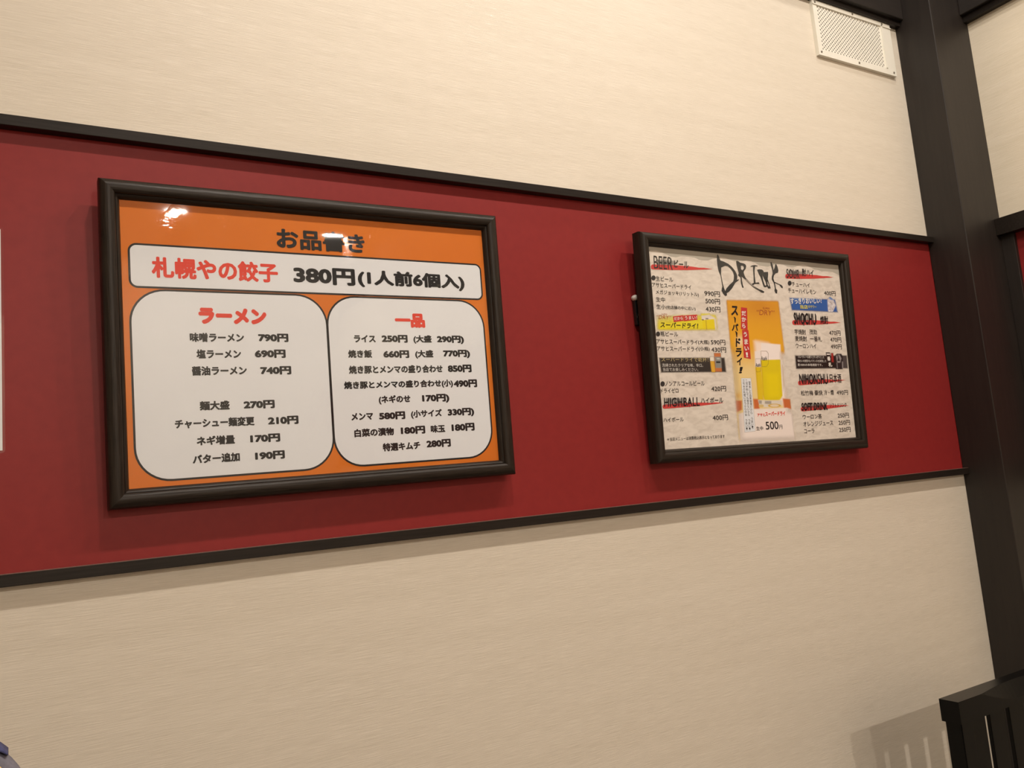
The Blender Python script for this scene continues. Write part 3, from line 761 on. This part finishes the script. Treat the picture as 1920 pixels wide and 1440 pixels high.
# yellow beer strip
T("“DRY”", 1231.5, 598.3, 1258.5, 598, 7, m=DRYRED, shear=.25, bold=-.004, lvl=4)
T("SUPER", 1240, 590.2, 1251, 590.2, 2.2, m=DRYRED, lvl=4)
poly(PR, dsh, [[(1261.5, 593.5), (1280.5, 591), (1281.5, 601.5), (1263, 604)]], LABELRED, 3, 'red_label')
poly(PR, dsh, [[(1281, 591.6), (1307, 589.8), (1307.5, 599.6), (1282, 602.4)]], LABELRED, 3, 'red_label')
T("だから", 1264, 600.5, 1280, 600, 6, m=WHITEINK, bold=.015, lvl=4, tilt=.002); T("うまい！", 1284, 600, 1306.5, 598.2, 6.6, m=WHITEINK, bold=.015, lvl=4, tilt=.002)
T("スーパードライ！", 1238, 614.8, 1309.5, 615.2, 10.2, m=INK, bold=.02, shear=.2, lvl=4)
# dark bottle strip
T("スーパードライで乾杯！", 1240, 678.6, 1328, 678, 8.2, m=flat_mat('cream_ink', (0.60, 0.50, 0.25, 1)), bold=-.004, lvl=4)
T("洗練されたクリアな味、辛口。", 1241.5, 687.8, 1318, 688.2, 6.4, m=WHITEINK, bold=-.006, lvl=4)
T("当店でお楽しみください。", 1243, 696.2, 1309, 695.8, 6.4, m=WHITEINK, bold=-.006, lvl=4)
# blue strip
T("すっきりおいしい！", 1482.5, 571.5, 1540, 567.5, 10.5, m=WHITEINK, bold=.025, lvl=4, tilt=.006)
T("当店", 1500, 579.4, 1514.5, 578.8, 7.4, m=YELINK, bold=.02, lvl=4); T("のサワー", 1515.5, 578.6, 1530.5, 577.2, 5.2, m=YELINK, bold=.012, lvl=4)
# black strip
for s_, y_, xr_ in (("フルーティーな香りとすっきりとした", 672, 1545), ("味わいの絶妙なバランスを実現した", 679.3, 1549), ("麦100%の本格焼酎です。", 686.6, 1542)):
    T(s_, 1495.6, y_, xr_, y_, 5, m=WHITEINK, bold=0, lvl=4)
for s_, x_, y_, w_, h_ in (("一", 1549.6, 665.3, 6, 2.2), ("番", 1551, 676.5, 6, 8), ("札", 1553.2, 687.6, 7, 8.4)):
    T(s_, x_, y_, x_ + w_, y_, h_, m=WHITEINK, bold=.03, lvl=4)
# beer picture lettering
T("“DRY”", 1419, 590.4, 1452.5, 591.4, 9.5, m=DRYRED, shear=.2, bold=-.002, lvl=4)
T("SUPER", 1430.3, 579.7, 1443, 580, 3.4, m=DRYRED, lvl=4)
for s_, x0, x1, y0, y1 in (("ス", 1371, 1383.6, 573.5, 591.5), ("ー", 1375.4, 1379.4, 594, 605), ("パ", 1372, 1385, 607, 620.4), ("ー", 1378, 1382.4, 621, 632), ("ド", 1379.2, 1389.2, 634, 650.5), ("ラ", 1380, 1391.2, 652.6, 669), ("イ", 1382, 1392, 670.5, 685), ("！", 1385.2, 1393.4, 688, 700)):
    if s_ == "ー":
        poly(PR, dsh, [[(x0, y0), (x0 + 1.6, y0), (x1, y0 + 3), (x1 - .6, y1), (x1 - 2, y1), (x0 + 1.2, y0 + 3)]], INK, 4, 'brush_letter')
    else:
        T(s_, x0, y1, x1, y1, y1 - y0, m=INK, bold=.04, shear=.15, lvl=4)
poly(PR, dsh, [[(1389, 576), (1400.5, 577.5), (1401.5, 619), (1389, 617)]], LABELRED, 3, 'red_label')
poly(PR, dsh, [[(1391, 618.6), (1403, 619), (1407.6, 673.5), (1394.5, 670.6)]], LABELRED, 3, 'red_label')
for s_, x0, y1, w_, h_ in (("だ", 1390.6, 592, 8, 9), ("か", 1390.8, 603.5, 8, 9), ("ら", 1391.6, 615.5, 6, 9), ("う", 1394.4, 631.5, 6, 9), ("ま", 1395.4, 645.8, 7, 10), ("い", 1396, 657.5, 8, 8), ("！", 1398.5, 669.8, 4, 9)):
    T(s_, x0, y1, x0 + w_, y1, h_, m=WHITEINK, bold=.03, lvl=4)
poly(PR, dsh, [[(1389, 709), (1408, 709), (1416.5, 808.5), (1396, 811)]], flat_mat('label_outline_ink', (0.42, 0.38, 0.33, 1)), 2.5, 'text_box_border')
poly(PR, dsh, [[(1389.4, 709.4), (1407.6, 709.4), (1416, 808.1), (1396.4, 810.5)]], PAPERW, 3, 'text_box')
for col, (xc, s_) in enumerate(((1404.6, "一徹底した品質管理だから、うまい！"), (1399.2, "二何杯飲んでも飽きないから、うまい！"), (1393.8, "三今年の料理に合うから何倍、うまい！"))):
    n = len(s_); y0 = 712.0
    step = (804 - 712 + (3 if col else 0)) / n
    for k, ch in enumerate(s_):
        if ch == '、': continue
        yy = y0 + step * (k + 1) - .6; xx = xc + (yy - 712) * .068
        hh = 1.2 if ch in '一' else step * .86
        T(ch, xx - 1.9, yy, xx + 1.9, yy, hh, m=INKS, bold=0.0, lvl=4)
# glass emblems
LINE = flat_mat('fine_line_ink', (0.20, 0.15, 0.05, 1))
def ring(pts, inner, lvl=4): poly(PR, dsh, [pts, inner], LINE, lvl, 'glass_emblem')
octo = [(1426, 658), (1437, 658), (1440.3, 662.5), (1440.5, 682), (1437, 687.5), (1427.5, 687.5)]
cxo, cyo = 1433, 673
ring(octo, [(cxo + (x - cxo) * .95, cyo + (y - cyo) * .975) for x, y in octo])
oc2 = [(1416.3, 672.5), (1425.8, 672.5), (1426.4, 695), (1424, 697.3), (1418, 697.3)]
ring(oc2, [(1421.5 + (x - 1421.5) * .94, 685 + (y - 685) * .975) for x, y in oc2])
T("Asahi", 1426.6, 676, 1438.3, 675.4, 7.6, m=INKS, bold=.01, shear=.25, lvl=4)
T("Asahi", 1416.4, 687.8, 1425.8, 687.2, 6.6, m=INKS, bold=.01, shear=.25, lvl=4)
T("アサヒ", 1419.8, 781, 1434.5, 780.6, 5.8, m=REDINK, bold=.03, lvl=4); T("スーパードライ", 1435, 780.6, 1472.3, 778.8, 8.4, m=REDINK, bold=.03, lvl=4)
T("生中", 1418, 807.2, 1430.8, 806.6, 7.6, m=INK, bold=.012, lvl=4)
T("500", 1436, 805.6, 1459.8, 804.6, 15, m=INK, bold=.012, lvl=4); T("円", 1461, 804.6, 1467, 804.3, 7.8, m=INK, bold=0, lvl=4)
cover(dm, COVER_FLAT)

# ------------------------------------------------------------------ laminated sheet at the left edge
ls = empty('laminated_notice', (-0.1434, 0, Z(0.2535)))
tag(ls, 'white laminated paper notice on the red band, left of the orange menu', 'notice')
obj('paper', [(-.105, -.0012, -.151), (.1055, -.0012, -.151), (.1055, -.0012, .151), (-.105, -.0012, .151)], [(0, 1, 2, 3)], PAPERW, ls)
pts = rrect(-.1086, .1086, -.1545, .1545, .004, 5)
obj('laminate', [(x, -.0016, z) for x, z in pts], [tuple(range(len(pts)))], LAMINATE, ls)

# ------------------------------------------------------------------ small hook behind the drinks menu
hk = empty('wall_hook', (1.0515, 0, Z(0.345)))
tag(hk, 'small white knob on a black strap behind the left side of the drinks menu frame', 'hook')
MB().lathe([(0.0045, 0), (0.0058, .003), (0.0062, .008), (0.0050, .0115), (0.002, .0130)], (-.0005, 0, .0085), 'Y', 18).build('knob', WHITEPL, hk, True)
box('strap', -.0035, .012, -.009, 0, -.048, .004, BLACKPL, hk, bevel=.0015)
MB().box(-.001, .0005, -.0105, -.009, -.034, -.0295).box(.0025, .0035, -.0105, -.009, -.029, -.024).build('clip', CHROME, hk)

# ------------------------------------------------------------------ dark chair in the corner
def chair():
    x0, yb, zt_ = 1.4885, -0.25, Z(-0.476)
    Wc = 0.42
    r = empty('dining_chair', (x0 + Wc / 2, yb - .2, 0))
    tag(r, 'black lacquered wooden chair with slatted back and scooped top rail, below the corner post', 'chair')
    def L(mb, name, m=CHAIRW, bevel=0.0, smooth=False):
        o = mb.build(name, m, r, smooth, bevel); o.location = (-(x0 + Wc / 2), -(yb - .2), 0); return o
    # top rail: lofted cross sections with the scooped front edge
    n = 28; d0, h0 = .039, .041
    vs = []; fs = []
    for i in range(n + 1):
        s = i / n; x = x0 + Wc * s
        t = min(max((s - .185) / .63, 0), 1); k = math.sin(math.pi * t)
        cd = .0004 + .014 * k; chh = .0004 + .030 * k
        yf = yb - d0
        vs += [(x, yb, zt_), (x, yf + cd, zt_), (x, yf, zt_ - chh), (x, yf, zt_ - h0), (x, yb, zt_ - h0)]
    for i in range(n):
        for k in range(5):
            a_, b_ = i * 5 + k, i * 5 + (k + 1) % 5
            fs.append((a_, b_, b_ + 5, a_ + 5))
    fs += [(4, 3, 2, 1, 0), tuple(n * 5 + k for k in range(5))]
    L(MB().add(vs, fs), 'top_rail')
    yc0, yc1 = yb - .036, yb - .004
    zr = zt_ - h0
    for xa in (x0 + .004, x0 + Wc - .041):
        L(MB().box(xa, xa + .037, yc0, yc1, 0, zr + .001), 'rear_leg', bevel=.0015)
    L(MB().box(x0 + .041, x0 + Wc - .041, yc0 + .004, yc1 - .004, .50, .535), 'lower_rail', bevel=.0015)
    gap = .0158; xs = x0 + .041; xe = x0 + Wc - .041
    ns = 5; wsl = ((xe - xs) - gap * (ns)) / (ns)
    x = xs
    for k in range(ns):
        L(MB().box(x, x + wsl, yb - .029, yb - .021, .53, zr + .001), 'back_slat', bevel=.001); x += wsl + gap
    L(MB().box(x0 + .01, x0 + Wc - .01, yb - .43, yb - .036, .40, .425), 'seat_frame', bevel=.002)
    L(MB().box(x0 + .015, x0 + Wc - .015, yb - .425, yb - .04, .425, .455), 'seat', flat_mat('black_vinyl', (.015, .013, .012, 1), .4), bevel=.008)
    for xa in (x0 + .01, x0 + Wc - .045):
        L(MB().box(xa, xa + .035, yb - .43, yb - .395, 0, .40), 'front_leg', bevel=.0015)
chair()

# ------------------------------------------------------------------ low partition and the bag on it, bottom left
struct(box('wall_low', -1.6, -0.03, -0.66, -0.54, 0, Z(-0.36), POSTW))
def bag():
    cx, cy, zb0 = -0.0535, -0.60, Z(-0.36)
    hgt = 0.2318
    r = empty('shoulder_bag', (cx, cy, zb0))
    tag(r, 'round-topped grey and yellow bag with a dark blue top edge at the bottom left corner', 'bag')
    def outline(sx, top, n=26):
        pts = []
        for k in range(n + 1):
            a_ = math.pi * k / n
            pts.append((sx * math.copysign(abs(math.cos(a_)), math.cos(a_)), top - .06 + .06 * abs(math.sin(a_))))
        return [(sx, 0.0)] + pts + [(-sx, 0.0)]
    def loft(name, prof, m):
        vs = []; fs = []
        n = None
        for y, sx, tp in prof:
            o_ = outline(sx, tp); n = len(o_); vs += [(x, y, z) for x, z in o_]
        for i in range(len(prof) - 1):
            for k in range(n):
                a_, b_ = i * n + k, i * n + (k + 1) % n
                fs.append((a_, b_, b_ + n, a_ + n))
        fs.append(tuple(range(n))); fs.append(tuple((len(prof) - 1) * n + k for k in reversed(range(n))))
        return obj(name, vs, fs, m, r, True)
    grey = noise_mat('grey_bag_cloth', srgb(108, 108, 120), srgb(120, 118, 130), nscale=400, rough=.8, bump=.3, bdist=.0005)
    blue = noise_mat('navy_bag_cloth', srgb(52, 54, 96), srgb(70, 76, 120), nscale=300, rough=.7)
    yel = noise_mat('yellow_bag_cloth', srgb(240, 208, 110), srgb(250, 222, 130), nscale=300, rough=.7)
    loft('body', [(.002, .045, hgt - .005), (-.004, .050, hgt - .001), (-.020, .050, hgt - .001), (-.029, .047, hgt - .004)], grey)
    loft('front_panel', [(-.028, .0462, hgt - .0032), (-.0310, .0462, hgt - .0032), (-.0325, .0450, hgt - .0045)], yel)
    vs = []; fs = []
    for k in range(15):
        a_ = math.radians(47 + 86 * k / 14)
        x = .052 * math.copysign(abs(math.cos(a_)), math.cos(a_)); z = hgt - .06 + .0615 * abs(math.sin(a_))
        tp = min(1, (7.2 - abs(k - 7)) / 2.5)
        for y, dz in ((-.0215, -.0030 * tp), (-.0200, .0003 + .0006 * tp), (-.003, .0003 + .0006 * tp), (-.003, -.004)): vs.append((x, y, z + dz))
    for k in range(14):
        for q in range(4):
            a_, b_ = k * 4 + q, k * 4 + (q + 1) % 4
            fs.append((a_, b_, b_ + 4, a_ + 4))
    fs += [(3, 2, 1, 0), (56, 57, 58, 59)]
    obj('top_band', vs, fs, blue, r, True)
bag()
